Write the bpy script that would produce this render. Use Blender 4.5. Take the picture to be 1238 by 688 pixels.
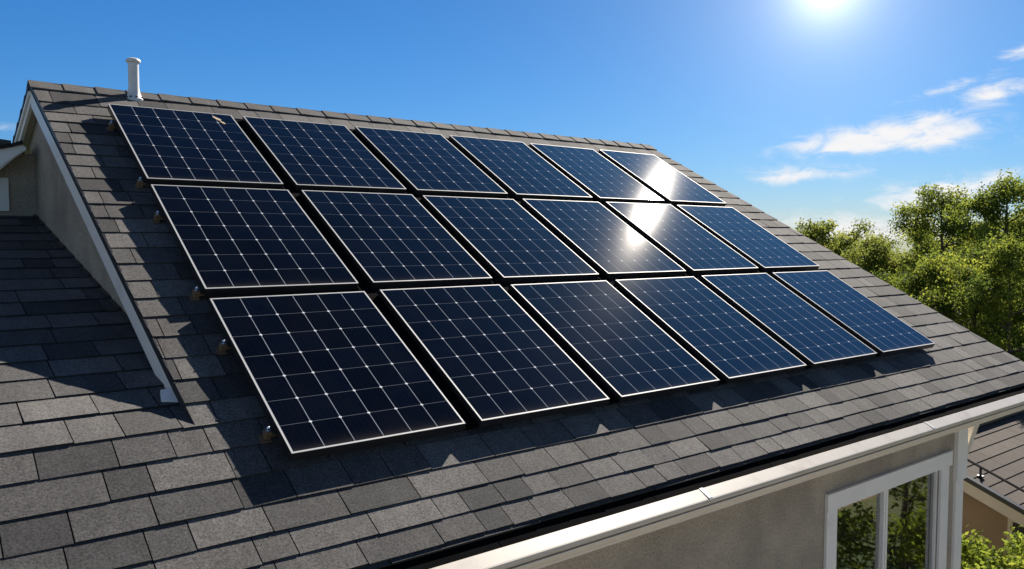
import bpy, bmesh, math, random
from mathutils import Vector, Matrix

for o in list(bpy.data.objects):
    bpy.data.objects.remove(o)
scene = bpy.context.scene
COL = scene.collection
R = math.radians
GROUND = 6.2                      # the camera stands 6.2 m above the lawn

# ------------------------------------------------------------------ camera
cam_d = bpy.data.cameras.new('camera')
cam = bpy.data.objects.new('camera', cam_d)
COL.objects.link(cam)
scene.camera = cam
cam_d.sensor_width = 36.0
cam_d.lens = 28.36
cam_d.clip_start = 0.05
cam_d.clip_end = 4000
YAW, PITCH = 0.6630043728566333, 0.057443550060723124
cam.location = (0, 0, GROUND)
cam.rotation_euler = (math.pi / 2 - PITCH, 0, -YAW)

# ------------------------------------------------------------------ sun
SUN_EL, SUN_AZ = R(34.2), R(63.4)            # azimuth from +Y towards +X
sd = bpy.data.lights.new('sun', 'SUN')
sd.energy = 5.0
sd.angle = R(0.5)
sd.color = (1.0, 0.92, 0.81)
sun = bpy.data.objects.new('sun', sd)
COL.objects.link(sun)
sv = Vector((math.sin(SUN_AZ) * math.cos(SUN_EL), math.cos(SUN_AZ) * math.cos(SUN_EL), math.sin(SUN_EL)))
sun.rotation_euler = (-sv).to_track_quat('-Z', 'Y').to_euler()
sun.location = (40, 25, 40)

# ------------------------------------------------------------------ world
world = bpy.data.worlds.new('World')
scene.world = world
world.use_nodes = True
SKY_STRENGTH = 0.05


def build_world():
    nt = world.node_tree
    N, L = nt.nodes, nt.links
    N.clear()

    def node(t, **kw):
        n = N.new(t)
        for k, v in kw.items():
            setattr(n, k, v)
        return n

    def math_(op, a, b=None, c=None, clamp=False):
        n = node('ShaderNodeMath', operation=op, use_clamp=clamp)
        for i, v in enumerate((a, b, c)):
            if v is None:
                continue
            if isinstance(v, (int, float)):
                n.inputs[i].default_value = v
            else:
                L.new(v, n.inputs[i])
        return n.outputs[0]

    def mixc(f, a, b, blend='MIX'):
        n = node('ShaderNodeMix', data_type='RGBA', blend_type=blend)
        if isinstance(f, (int, float)):
            n.inputs[0].default_value = f
        else:
            L.new(f, n.inputs[0])
        for i, v in ((6, a), (7, b)):
            if isinstance(v, tuple):
                n.inputs[i].default_value = (*v, 1)
            else:
                L.new(v, n.inputs[i])
        return n.outputs[2]

    out = node('ShaderNodeOutputWorld')
    bg = node('ShaderNodeBackground')
    bg.inputs[1].default_value = SKY_STRENGTH
    L.new(bg.outputs[0], out.inputs[0])
    sky = node('ShaderNodeTexSky', sky_type='NISHITA')
    sky.sun_disc = False
    sky.sun_elevation = SUN_EL
    sky.sun_rotation = SUN_AZ
    sky.altitude = 200
    sky.air_density = 1.0
    sky.dust_density = 0.25
    sky.ozone_density = 2.0
    tc = node('ShaderNodeTexCoord')
    nrm = node('ShaderNodeVectorMath', operation='NORMALIZE')
    L.new(tc.outputs['Generated'], nrm.inputs[0])
    d = nrm.outputs[0]
    sep = node('ShaderNodeSeparateXYZ')
    L.new(d, sep.inputs[0])
    x, y, z = sep.outputs
    az = math_('MULTIPLY', math_('ARCTAN2', x, y), 57.2958)      # degrees from +Y to +X
    el = math_('MULTIPLY', math_('ARCSINE', z), 57.2958)

    # paler towards the horizon, and no brighter than the rest round the sun
    hz = math_('EXPONENT', math_('MULTIPLY', math_('MAXIMUM', el, 0.0), -1 / 6.0))
    zen = math_('MULTIPLY', math_('SUBTRACT', el, 36.0), 1 / 20.0, clamp=True)
    tlow = mixc(zen, (0.165, 0.57, 1.0), (0.048, 0.115, 0.18))
    tcol = mixc(hz, tlow, (0.46, 0.57, 0.82))
    dl = node('ShaderNodeVectorMath', operation='DOT_PRODUCT')
    L.new(d, dl.inputs[0])
    dl.inputs[1].default_value = tuple(sv)
    near = math_('POWER', math_('MULTIPLY_ADD', dl.outputs['Value'], 0.5, 0.5), 8.0)
    lowband = math_('SUBTRACT', 1.0, math_('MULTIPLY', math_('SUBTRACT', el, 21.0), 1 / 8.0, clamp=True))
    damp = math_('SUBTRACT', 1.0, math_('MULTIPLY', math_('MULTIPLY', near, lowband), 0.34))
    ts = node('ShaderNodeVectorMath', operation='SCALE')
    L.new(tcol, ts.inputs[0])
    L.new(damp, ts.inputs['Scale'])
    tint = mixc(1.0, sky.outputs[0], ts.outputs[0], 'MULTIPLY')

    # glow of the bright haze round the sun that stands low over the ridge
    dot = node('ShaderNodeVectorMath', operation='DOT_PRODUCT')
    L.new(d, dot.inputs[0])
    dot.inputs[1].default_value = (0.8235, 0.4950, 0.2773)
    ang = math_('MULTIPLY', math_('ARCCOSINE', math_('MINIMUM', dot.outputs['Value'], 0.99999)), 57.2958)

    def lobe(sig, power):
        q = math_('POWER', math_('DIVIDE', ang, sig), power)
        return math_('EXPONENT', math_('MULTIPLY', q, -1.0))
    g = math_('ADD', math_('MULTIPLY', lobe(1.9, 1.5), 7.0), math_('MULTIPLY', lobe(4.2, 1.0), 4.6))
    g = math_('ADD', g, math_('MULTIPLY', lobe(16.0, 1.2), 1.0))
    gl = node('ShaderNodeVectorMath', operation='SCALE')
    gl.inputs[0].default_value = (1.0, 0.95, 0.86)
    L.new(g, gl.inputs['Scale'])
    add = node('ShaderNodeVectorMath', operation='ADD')
    L.new(tint, add.inputs[0])
    L.new(gl.outputs[0], add.inputs[1])

    # clouds: wisps broken up by noise, each at its own bearing and height
    comb = node('ShaderNodeCombineXYZ')
    L.new(math_('MULTIPLY', az, 0.10), comb.inputs[0])
    L.new(math_('MULTIPLY', el, 0.24), comb.inputs[1])
    rotv = node('ShaderNodeVectorRotate', rotation_type='Z_AXIS')
    rotv.inputs['Angle'].default_value = R(-14)
    L.new(comb.outputs[0], rotv.inputs[0])
    nz = node('ShaderNodeTexNoise')
    nz.inputs['Scale'].default_value = 3.8
    nz.inputs['Detail'].default_value = 9.0
    nz.inputs['Roughness'].default_value = 0.62
    nz.inputs['Distortion'].default_value = 0.7
    L.new(rotv.outputs[0], nz.inputs['Vector'])
    nb = math_('SUBTRACT', nz.outputs[0], 0.5)
    total = None
    CLOUDS = [  # azimuth, elevation, half-width, half-height, tilt (deg), density
        (63.4, 6.4, 6.4, 1.15, 2, 1.05), (60.2, 6.0, 4.6, 0.8, 0, .9), (65.2, 7.2, 2.2, 0.8, 4, .9),
        (68.8, 8.7, 2.4, 0.75, 6, 1.0), (66.8, 9.4, 3.8, 0.45, 12, .75), (70.2, 10.9, 2.4, 0.5, 14, .8),
        (57.8, 4.2, 4.4, 0.7, 3, .85), (65.8, 2.7, 5.0, 1.2, 8, 1.0), (69.0, 3.6, 3.0, 0.7, 8, .7),
        (62.0, 0.6, 7.5, 1.4, 0, .8), (5.0, 6.6, 4.0, 0.35, 0, .45), (-22, 9, 9, 1.2, 4, .8), (110, 12, 12, 2, -4, .9),
        (160, 13, 36, 8, 3, 1.0), (-150, 12, 22, 6, 0, 1.0), (-85, 19, 46, 13, 0, 1.1)]  # the widest banks are unseen, added to light the shaded walls
    for (ca, ce, wa, we, tilt, den) in CLOUDS:
        du = math_('SUBTRACT', az, ca)
        dv = math_('SUBTRACT', el, ce)
        c, s = math.cos(R(tilt)), math.sin(R(tilt))
        uu = math_('ADD', math_('MULTIPLY', du, c / wa), math_('MULTIPLY', dv, s / wa))
        vv = math_('ADD', math_('MULTIPLY', dv, c / we), math_('MULTIPLY', du, -s / we))
        r2 = math_('ADD', math_('POWER', math_('ABSOLUTE', uu), 2.0), math_('POWER', math_('ABSOLUTE', vv), 2.0))
        m = math_('MULTIPLY', math_('EXPONENT', math_('MULTIPLY', r2, -1.0)), den)
        total = m if total is None else math_('MAXIMUM', total, m)
    raw = math_('ADD', math_('MULTIPLY', total, 1.0), math_('MULTIPLY', nb, 2.3))
    mr = node('ShaderNodeMapRange', interpolation_type='SMOOTHSTEP')
    L.new(raw, mr.inputs[0])
    mr.inputs[1].default_value = 0.20
    mr.inputs[2].default_value = 1.05
    dens = math_('MULTIPLY', mr.outputs[0], math_('MULTIPLY', total, 1.25, clamp=True))
    col = mixc(dens, add.outputs[0], (8.4, 8.35, 8.45))
    L.new(col, bg.inputs[0])


build_world()

vs = scene.view_settings
vs.view_transform = 'Standard'
vs.look = 'None'
vs.exposure = 1.15
vs.gamma = 1.0
scene.render.engine = 'CYCLES'
scene.cycles.max_bounces = 8
scene.cycles.transparent_max_bounces = 16


# ================================================================== materials
def new_mat(name):
    m = bpy.data.materials.new(name)
    m.use_nodes = True
    nt = m.node_tree
    nt.nodes.clear()
    out = nt.nodes.new('ShaderNodeOutputMaterial')
    b = nt.nodes.new('ShaderNodeBsdfPrincipled')
    nt.links.new(b.outputs[0], out.inputs[0])
    return m, nt, b, out


def setv(b, **kw):
    names = {'col': 'Base Color', 'rough': 'Roughness', 'metal': 'Metallic', 'spec': 'Specular IOR Level', 'ior': 'IOR',
             'coat': 'Coat Weight', 'coatr': 'Coat Roughness', 'trans': 'Transmission Weight'}
    for k, v in kw.items():
        i = b.inputs[names[k]]
        i.default_value = (*v, 1) if k == 'col' else v


def noise_paint(name, col, rough=0.6, vary=0.12, scale=6.0, bump=0.0, bscale=80.0, bdist=0.004, metal=0.0, dirt=None,
                grain=0.0, gscale=300.0):
    """painted or raw surface with blotches, fine grain and a bump, all in object space"""
    m, nt, b, out = new_mat(name)
    N, L = nt.nodes, nt.links
    tc = N.new('ShaderNodeTexCoord')
    n1 = N.new('ShaderNodeTexNoise')
    n1.inputs['Scale'].default_value = scale
    n1.inputs['Detail'].default_value = 6
    L.new(tc.outputs['Object'], n1.inputs['Vector'])
    rmp = N.new('ShaderNodeMapRange')
    L.new(n1.outputs[0], rmp.inputs[0])
    rmp.inputs[1].default_value, rmp.inputs[2].default_value = 0.3, 0.7
    rmp.inputs[3].default_value, rmp.inputs[4].default_value = 1 - vary, 1 + vary
    v = rmp.outputs[0]
    if grain:
        n3 = N.new('ShaderNodeTexNoise')
        n3.inputs['Scale'].default_value = gscale
        n3.inputs['Detail'].default_value = 2
        L.new(tc.outputs['Object'], n3.inputs['Vector'])
        r3 = N.new('ShaderNodeMapRange')
        L.new(n3.outputs[0], r3.inputs[0])
        r3.inputs[1].default_value, r3.inputs[2].default_value = 0.3, 0.7
        r3.inputs[3].default_value, r3.inputs[4].default_value = 1 - grain, 1 + grain
        mm = N.new('ShaderNodeMath')
        mm.operation = 'MULTIPLY'
        L.new(v, mm.inputs[0])
        L.new(r3.outputs[0], mm.inputs[1])
        v = mm.outputs[0]
    sc = N.new('ShaderNodeVectorMath')
    sc.operation = 'SCALE'
    sc.inputs[0].default_value = col
    L.new(v, sc.inputs['Scale'])
    colsock = sc.outputs[0]
    if dirt:
        dcol, dscale, lo, hi = dirt
        n2 = N.new('ShaderNodeTexNoise')
        n2.inputs['Scale'].default_value = dscale
        n2.inputs['Detail'].default_value = 8
        n2.inputs['Roughness'].default_value = 0.65
        L.new(tc.outputs['Object'], n2.inputs['Vector'])
        mr = N.new('ShaderNodeMapRange')
        L.new(n2.outputs[0], mr.inputs[0])
        mr.inputs[1].default_value, mr.inputs[2].default_value = lo, hi
        mix = N.new('ShaderNodeMix')
        mix.data_type = 'RGBA'
        L.new(mr.outputs[0], mix.inputs[0])
        L.new(colsock, mix.inputs[6])
        mix.inputs[7].default_value = (*dcol, 1)
        colsock = mix.outputs[2]
    L.new(colsock, b.inputs['Base Color'])
    setv(b, rough=rough, metal=metal)
    if bump:
        nb = N.new('ShaderNodeTexNoise')
        nb.inputs['Scale'].default_value = bscale
        nb.inputs['Detail'].default_value = 5
        L.new(tc.outputs['Object'], nb.inputs['Vector'])
        bp = N.new('ShaderNodeBump')
        bp.inputs['Strength'].default_value = bump
        bp.inputs['Distance'].default_value = bdist
        L.new(nb.outputs[0], bp.inputs['Height'])
        L.new(bp.outputs[0], b.inputs['Normal'])
    return m


def shingle_mat(name, cols, grain=0.62, gscale=85.0):
    """granule coated tabs: every tab's own tone comes from the 'tone' attribute"""
    m, nt, b, out = new_mat(name)
    N, L = nt.nodes, nt.links
    at = N.new('ShaderNodeAttribute')
    at.attribute_name = 'tone'
    ramp = N.new('ShaderNodeValToRGB')
    els = ramp.color_ramp.elements
    els[0].position, els[0].color = 0.0, (*cols[0], 1)
    els[1].position, els[1].color = 1.0, (*cols[-1], 1)
    for i, c in enumerate(cols[1:-1]):
        e = els.new((i + 1) / (len(cols) - 1))
        e.color = (*c, 1)
    L.new(at.outputs['Fac'], ramp.inputs[0])
    tc = N.new('ShaderNodeTexCoord')

    def nz(scale, det, lo, hi, a, c):
        n = N.new('ShaderNodeTexNoise')
        n.inputs['Scale'].default_value = scale
        n.inputs['Detail'].default_value = det
        n.inputs['Roughness'].default_value = 0.7
        L.new(tc.outputs['Object'], n.inputs['Vector'])
        r = N.new('ShaderNodeMapRange')
        L.new(n.outputs[0], r.inputs[0])
        r.inputs[1].default_value, r.inputs[2].default_value = lo, hi
        r.inputs[3].default_value, r.inputs[4].default_value = a, c
        return r.outputs[0], n.outputs[0]
    g, graw = nz(gscale, 3, 0.3, 0.7, 1 - grain, 1 + grain)
    bl, _ = nz(2.2, 5, 0.3, 0.7, 0.86, 1.14)
    bm, _ = nz(16.0, 4, 0.3, 0.7, 0.88, 1.12)
    # run-off streaks down the slope
    mp = N.new('ShaderNodeMapping'); mp.inputs['Scale'].default_value = (11, .8, .8)
    L.new(tc.outputs['Object'], mp.inputs[0])
    sn = N.new('ShaderNodeTexNoise'); sn.inputs['Scale'].default_value = 1.0; sn.inputs['Detail'].default_value = 5
    L.new(mp.outputs[0], sn.inputs['Vector'])
    sr = N.new('ShaderNodeMapRange'); L.new(sn.outputs[0], sr.inputs[0])
    sr.inputs[1].default_value, sr.inputs[2].default_value = .3, .7
    sr.inputs[3].default_value, sr.inputs[4].default_value = .87, 1.1
    m0 = N.new('ShaderNodeMath'); m0.operation = 'MULTIPLY'
    L.new(g, m0.inputs[0]); L.new(sr.outputs[0], m0.inputs[1]); g = m0.outputs[0]
    mu = N.new('ShaderNodeMath'); mu.operation = 'MULTIPLY'
    L.new(g, mu.inputs[0]); L.new(bl, mu.inputs[1])
    mu2 = N.new('ShaderNodeMath'); mu2.operation = 'MULTIPLY'
    L.new(mu.outputs[0], mu2.inputs[0]); L.new(bm, mu2.inputs[1])
    sc = N.new('ShaderNodeVectorMath'); sc.operation = 'SCALE'
    L.new(ramp.outputs[0], sc.inputs[0]); L.new(mu2.outputs[0], sc.inputs['Scale'])
    L.new(sc.outputs[0], b.inputs['Base Color'])
    setv(b, rough=0.92, spec=0.25)
    bp = N.new('ShaderNodeBump')
    bp.inputs['Strength'].default_value = 0.35
    bp.inputs['Distance'].default_value = 0.003
    L.new(graw, bp.inputs['Height'])
    L.new(bp.outputs[0], b.inputs['Normal'])
    return m


M = {}
M['shingle'] = shingle_mat('asphalt_shingle', [(.040, .040, .041), (.067, .065, .064), (.096, .092, .089), (.130, .123, .117)])
M['shake'] = shingle_mat('brown_shake', [(.060, .049, .042), (.080, .066, .056), (.100, .083, .070)], 0.2, 60)
M['underlay'] = noise_paint('roof_underlay', (.020, .019, .019), 0.9)
M['white'] = noise_paint('white_paint', (.80, .765, .70), 0.42, 0.04, 3.0, 0.05, 30, 0.003, dirt=((.45, .41, .35), 2.2, .60, .95))
M['gutter'] = noise_paint('gutter_enamel', (.52, .475, .41), 0.34, 0.05, 3.0, 0.04, 8, 0.003, dirt=((.28, .25, .20), 4.5, .56, .92))
M['cream'] = noise_paint('cream_paint', (.66, .58, .47), 0.5, 0.05, 3.0, dirt=((.40, .34, .27), 3.0, .60, .95))
M['stucco'] = noise_paint('stucco', (.36, .305, .23), 0.95, 0.20, 1.9, 0.9, 42, 0.014, dirt=((.20, .17, .135), 1.1, .48, .80), grain=0.24, gscale=60)
M['soffit'] = noise_paint('soffit_paint', (.60, .55, .47), 0.7, 0.06)
M['black_metal'] = noise_paint('black_anodised', (.016, .016, .017), 0.34, 0.2, 5, metal=0.0)
M['matte_black'] = noise_paint('shade_black', (.0035, .0035, .004), 1.0, 0.2, 5)  # non-reflecting black for the added gap strips and the gutter's shaded inside
M['matte_black'].node_tree.nodes['Principled BSDF'].inputs['Specular IOR Level'].default_value = 0.02
M['silver'] = noise_paint('silver_rim', (.39, .395, .40), 0.60, 0.05, 5, metal=0.0)
M['steel'] = noise_paint('zinc_steel', (.62, .66, .70), 0.28, 0.06, 20, metal=1.0)
M['bronze'] = noise_paint('bronze_clamp', (.15, .105, .062), 0.55, 0.25, 30, metal=0.25, dirt=((.09, .06, .04), 25, .5, .8))
M['pvc'] = noise_paint('white_pvc', (.60, .595, .585), 0.42, 0.06, 9, dirt=((.36, .33, .30), 7, .55, .9))
M['dark_rail'] = noise_paint('dark_gutter', (.018, .020, .026), 0.4, 0.15)
M['bark'] = noise_paint('bark', (.085, .062, .045), 0.95, 0.3, 9, 0.8, 25, 0.03)
M['tan_siding'] = noise_paint('tan_siding', (.33, .235, .15), 0.85, 0.08, 2.0, dirt=((.28, .20, .13), 1.5, .55, .9))
M['grass'] = noise_paint('grass_ground', (.055, .085, .022), 0.95, 0.45, 0.35, 0.6, 3.0, 0.1, dirt=((.10, .10, .04), 0.08, .5, .75))
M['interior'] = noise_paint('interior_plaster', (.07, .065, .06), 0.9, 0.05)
M['dirt'] = noise_paint('dried_dirt', (.50, .38, .25), 0.95, 0.35, 60)
M['joint'] = noise_paint('gutter_joint', (.55, .53, .50), 0.4, 0.05)


def glass_mat():
    m, nt, b, out = new_mat('window_glass')
    setv(b, col=(.86, .90, .88), rough=0.0, trans=1.0, ior=2.3)
    N, L = nt.nodes, nt.links
    tc = N.new('ShaderNodeTexCoord')
    n = N.new('ShaderNodeTexNoise'); n.inputs['Scale'].default_value = 1.6; n.inputs['Detail'].default_value = 1
    L.new(tc.outputs['Object'], n.inputs['Vector'])
    bp = N.new('ShaderNodeBump'); bp.inputs['Strength'].default_value = 0.05; bp.inputs['Distance'].default_value = 0.01
    L.new(n.outputs[0], bp.inputs['Height']); L.new(bp.outputs[0], b.inputs['Normal'])
    return m


M['glass'] = glass_mat()

PW, PH, PT = 1.10, 1.4749, 0.055        # solar panel width, height, frame depth
RIM = 0.0115
NCX, NCY = 6, 7


def cell_mat():
    """monocrystalline cells behind glass: UVs are metres from the sheet's corner"""
    m, nt, b, out = new_mat('solar_cells')
    N, L = nt.nodes, nt.links
    uv = N.new('ShaderNodeUVMap'); uv.uv_map = 'UVMap'
    sp = N.new('ShaderNodeSeparateXYZ')
    L.new(uv.outputs[0], sp.inputs[0])
    w, h = PW - 2 * RIM, PH - 2 * RIM
    cw, ch = w / NCX, h / NCY

    def mt(op, a, c=None, e=None):
        n = N.new('ShaderNodeMath'); n.operation = op
        for i, v in enumerate((a, c, e)):
            if v is None: continue
            if isinstance(v, (int, float)): n.inputs[i].default_value = v
            else: L.new(v, n.inputs[i])
        return n.outputs[0]

    def edge(v, c, offs=0.0):           # distance in metres to the nearest multiple of c
        f = mt('FRACT', mt('ADD', mt('DIVIDE', v, c), 0.5 + offs))
        return mt('MULTIPLY', mt('ABSOLUTE', mt('SUBTRACT', f, 0.5)), c)
    u_, v_ = sp.outputs[0], sp.outputs[1]
    du, dv = edge(u_, cw), edge(v_, ch)
    colline = mt('LESS_THAN', du, 0.0024)
    rowline = mt('LESS_THAN', dv, 0.0017)
    # little white lozenges where four clipped cell corners meet (not along the border)
    dia = mt('LESS_THAN', mt('ADD', du, dv), 0.0115)
    inu = mt('MULTIPLY', mt('GREATER_THAN', u_, cw * .5), mt('LESS_THAN', u_, w - cw * .5))
    inv = mt('MULTIPLY', mt('GREATER_THAN', v_, ch * .5), mt('LESS_THAN', v_, h - ch * .5))
    dia = mt('MULTIPLY', dia, mt('MULTIPLY', inu, inv))
    # hair-thin fingers and bus wires across each cell
    bus = mt('LESS_THAN', edge(u_, cw / 5), 0.0006)
    # per-cell tone
    cx = mt('FLOOR', mt('DIVIDE', u_, cw)); cy = mt('FLOOR', mt('DIVIDE', v_, ch))
    oi = N.new('ShaderNodeObjectInfo')
    cb = N.new('ShaderNodeCombineXYZ')
    L.new(cx, cb.inputs[0]); L.new(cy, cb.inputs[1]); L.new(mt('MULTIPLY', oi.outputs['Random'], 40.0), cb.inputs[2])
    wn = N.new('ShaderNodeTexWhiteNoise'); wn.noise_dimensions = '3D'
    L.new(cb.outputs[0], wn.inputs['Vector'])
    tone = mt('MULTIPLY_ADD', wn.outputs['Value'], 0.55, 0.72)
    sc = N.new('ShaderNodeVectorMath'); sc.operation = 'SCALE'
    sc.inputs[0].default_value = (.0012, .0026, .0075)
    L.new(tone, sc.inputs['Scale'])

    def mix(f, a, c):
        n = N.new('ShaderNodeMix'); n.data_type = 'RGBA'
        L.new(f, n.inputs[0])
        if isinstance(a, tuple): n.inputs[6].default_value = (*a, 1)
        else: L.new(a, n.inputs[6])
        n.inputs[7].default_value = (*c, 1)
        return n.outputs[2]
    c = mix(mt('MULTIPLY', bus, 0.12), sc.outputs[0], (.05, .06, .085))
    c = mix(mt('MULTIPLY', rowline, 0.85), c, (.12, .13, .15))
    c = mix(colline, c, (.26, .28, .32))
    c = mix(dia, c, (.66, .68, .72))
    # thin uneven film of dust
    tc = N.new('ShaderNodeTexCoord')
    nz = N.new('ShaderNodeTexNoise'); nz.inputs['Scale'].default_value = 2.4; nz.inputs['Detail'].default_value = 7
    nz.inputs['Roughness'].default_value = 0.7
    L.new(tc.outputs['Object'], nz.inputs['Vector'])
    mr = N.new('ShaderNodeMapRange'); L.new(nz.outputs[0], mr.inputs[0])
    mr.inputs[1].default_value, mr.inputs[2].default_value = 0.35, 0.8
    mr.inputs[3].default_value, mr.inputs[4].default_value = 0.0, 0.008
    c = mix(mr.outputs[0], c, (.42, .38, .33))
    # dirt washed down to the lower edge
    ed = mt('EXPONENT', mt('MULTIPLY', v_, -1 / .022))
    c = mix(mt('MULTIPLY', mt('MULTIPLY', ed, nz.outputs[0]), .16), c, (.36, .32, .27))
    L.new(c, b.inputs['Base Color'])
    setv(b, rough=0.30, ior=1.38, spec=0.5)
    b.inputs['Roughness'].default_value = 0.030
    # faint wide scatter from dust on the glass
    gl = N.new('ShaderNodeBsdfGlossy'); gl.inputs['Roughness'].default_value = 0.18
    gl.inputs['Color'].default_value = (1.0, .93, .82, 1)
    mx = N.new('ShaderNodeMixShader')
    L.new(mt('MULTIPLY_ADD', mr.outputs[0], 0.008, 0.00045), mx.inputs[0])
    L.new(b.outputs[0], mx.inputs[1]); L.new(gl.outputs[0], mx.inputs[2])
    L.new(mx.outputs[0], out.inputs[0])
    return m


M['cells'] = cell_mat()


def leaf_mat(name, a, b_, c):
    m, nt, b, out = new_mat(name)
    N, L = nt.nodes, nt.links
    at = N.new('ShaderNodeAttribute'); at.attribute_name = 'tone'
    ramp = N.new('ShaderNodeValToRGB')
    els = ramp.color_ramp.elements
    els[0].color = (*a, 1); els[1].color = (*c, 1)
    e = els.new(0.5); e.color = (*b_, 1)
    L.new(at.outputs['Fac'], ramp.inputs[0])
    L.new(ramp.outputs[0], b.inputs['Base Color'])
    setv(b, rough=0.7, spec=0.12)
    tr = N.new('ShaderNodeBsdfTranslucent')
    hs = N.new('ShaderNodeHueSaturation'); hs.inputs['Value'].default_value = 1.5; hs.inputs['Hue'].default_value = 0.485
    L.new(ramp.outputs[0], hs.inputs['Color']); L.new(hs.outputs[0], tr.inputs[0])
    mx = N.new('ShaderNodeMixShader'); mx.inputs[0].default_value = 0.58
    L.new(b.outputs[0], mx.inputs[1]); L.new(tr.outputs[0], mx.inputs[2])
    L.new(mx.outputs[0], out.inputs[0])
    return m


M['leaf'] = leaf_mat('tree_leaves', (.036, .064, .013), (.105, .150, .022), (.235, .265, .036))
M['leaf_far'] = leaf_mat('far_tree_leaves', (.062, .092, .02), (.14, .175, .034), (.24, .26, .048))
M['leaf_shrub'] = leaf_mat('shrub_leaves', (.065, .105, .014), (.13, .18, .022), (.21, .25, .035))


# ================================================================== mesh helpers
class MB:
    """collects faces; build() links them as ONE mesh object"""

    def __init__(s):
        s.v, s.f, s.mi, s.tone, s.uv = [], [], [], [], None

    def face(s, pts, mi=0, tone=0.5):
        i = len(s.v)
        s.v += [tuple(p) for p in pts]
        s.f.append(tuple(range(i, i + len(pts))))
        s.mi.append(mi); s.tone.append(tone)

    def poly(s, verts, faces, mi=0, tone=0.5):
        i = len(s.v)
        s.v += [tuple(p) for p in verts]
        for f in faces:
            s.f.append(tuple(i + k for k in f)); s.mi.append(mi); s.tone.append(tone)

    def hexa(s, p, mi=0, tone=0.5):
        """8 corners: bottom 0-3 counter-clockwise, top 4-7 above them"""
        s.poly(p, [(3, 2, 1, 0), (4, 5, 6, 7), (0, 1, 5, 4), (1, 2, 6, 5), (2, 3, 7, 6), (3, 0, 4, 7)], mi, tone)

    def box(s, x0, x1, y0, y1, z0, z1, mi=0, tone=0.5):
        s.hexa([(x0, y0, z0), (x1, y0, z0), (x1, y1, z0), (x0, y1, z0), (x0, y0, z1), (x1, y0, z1), (x1, y1, z1), (x0, y1, z1)], mi, tone)

    def extrude(s, prof, vec, mi=0, tone=0.5):
        """closed planar profile (list of points) swept along vec"""
        n = len(prof); vec = Vector(vec)
        a = [Vector(p) for p in prof]; b = [p + vec for p in a]
        s.poly(a + b, [tuple(range(n - 1, -1, -1)), tuple(range(n, 2 * n))] +
               [(i, (i + 1) % n, n + (i + 1) % n, n + i) for i in range(n)], mi, tone)

    def tube(s, pts, rads, seg=8, mi=0, caps=True, tone=0.5):
        rings = []
        for k, (p, r) in enumerate(zip(pts, rads)):
            p = Vector(p)
            d = (Vector(pts[min(k + 1, len(pts) - 1)]) - Vector(pts[max(k - 1, 0)]))
            if d.length < 1e-9: d = Vector((0, 0, 1))
            d.normalize()
            ref = Vector((1, 0, 0)) if abs(d.x) < 0.8 else Vector((0, 1, 0))
            a = d.cross(ref).normalized(); b = d.cross(a)
            rings.append([p + (a * math.cos(2 * math.pi * j / seg) + b * math.sin(2 * math.pi * j / seg)) * r for j in range(seg)])
        fs = []
        for k in range(len(rings) - 1):
            for j in range(seg):
                fs.append((k * seg + j, k * seg + (j + 1) % seg, (k + 1) * seg + (j + 1) % seg, (k + 1) * seg + j))
        if caps:
            fs.append(tuple(range(seg - 1, -1, -1)))
            fs.append(tuple((len(rings) - 1) * seg + j for j in range(seg)))
        s.poly([q for r in rings for q in r], fs, mi, tone)

    def lathe(s, base, prof, seg=20, mi=0):
        """(radius, height) profile turned about the vertical through base"""
        b = Vector(base)
        vs_ = [b + Vector((r * math.cos(2 * math.pi * j / seg), r * math.sin(2 * math.pi * j / seg), h)) for r, h in prof for j in range(seg)]
        fs = [(k * seg + j, k * seg + (j + 1) % seg, (k + 1) * seg + (j + 1) % seg, (k + 1) * seg + j)
              for k in range(len(prof) - 1) for j in range(seg)]
        fs.append(tuple((len(prof) - 1) * seg + j for j in range(seg)))
        s.poly(vs_, fs, mi)

    def build(s, name, mats, parent=None, origin=(0, 0, 0), smooth=False, fix=True, bevel=0.0):
        o_ = Vector(origin)
        me = bpy.data.meshes.new(name)
        me.from_pydata([tuple(Vector(p) - o_) for p in s.v], [], s.f)
        if not isinstance(mats, (list, tuple)): mats = [mats]
        for m in mats: me.materials.append(m)
        me.polygons.foreach_set('material_index', s.mi)
        at = me.attributes.new('tone', 'FLOAT', 'FACE')
        at.data.foreach_set('value', s.tone)
        if s.uv is not None:
            lay = me.uv_layers.new(name='UVMap')
            lay.data.foreach_set('uv', [c for p in s.uv for c in p])
        if fix:
            bm = bmesh.new(); bm.from_mesh(me)
            bmesh.ops.recalc_face_normals(bm, faces=bm.faces)
            bm.to_mesh(me); bm.free()
        if smooth:
            me.polygons.foreach_set('use_smooth', [True] * len(me.polygons))
        me.update()
        ob = bpy.data.objects.new(name, me)
        COL.objects.link(ob)
        ob.location = o_
        if parent is not None:
            ob.parent = parent
            ob.location = o_ - parent_world(parent)
        if bevel:
            bv = ob.modifiers.new('bevel', 'BEVEL'); bv.width = bevel; bv.segments = 2; bv.limit_method = 'ANGLE'
        return ob


def parent_world(p):
    v = Vector((0, 0, 0))
    while p is not None:
        v += p.location; p = p.parent
    return v


def tag(o, label=None, cat=None, group=None, kind=None):
    if label: o['label'] = label
    if cat: o['category'] = cat
    if group: o['group'] = group
    if kind: o['kind'] = kind
    return o


def empty(name, loc, rot=(0, 0, 0)):
    o = bpy.data.objects.new(name, None)
    o.empty_display_size = 0.2
    COL.objects.link(o)
    o.location = loc; o.rotation_euler = rot
    return o


def copy_tree(o, parent=None):
    c = o.copy(); COL.objects.link(c); c.parent = parent
    for ch in list(o.children): copy_tree(ch, c)
    return c


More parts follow.
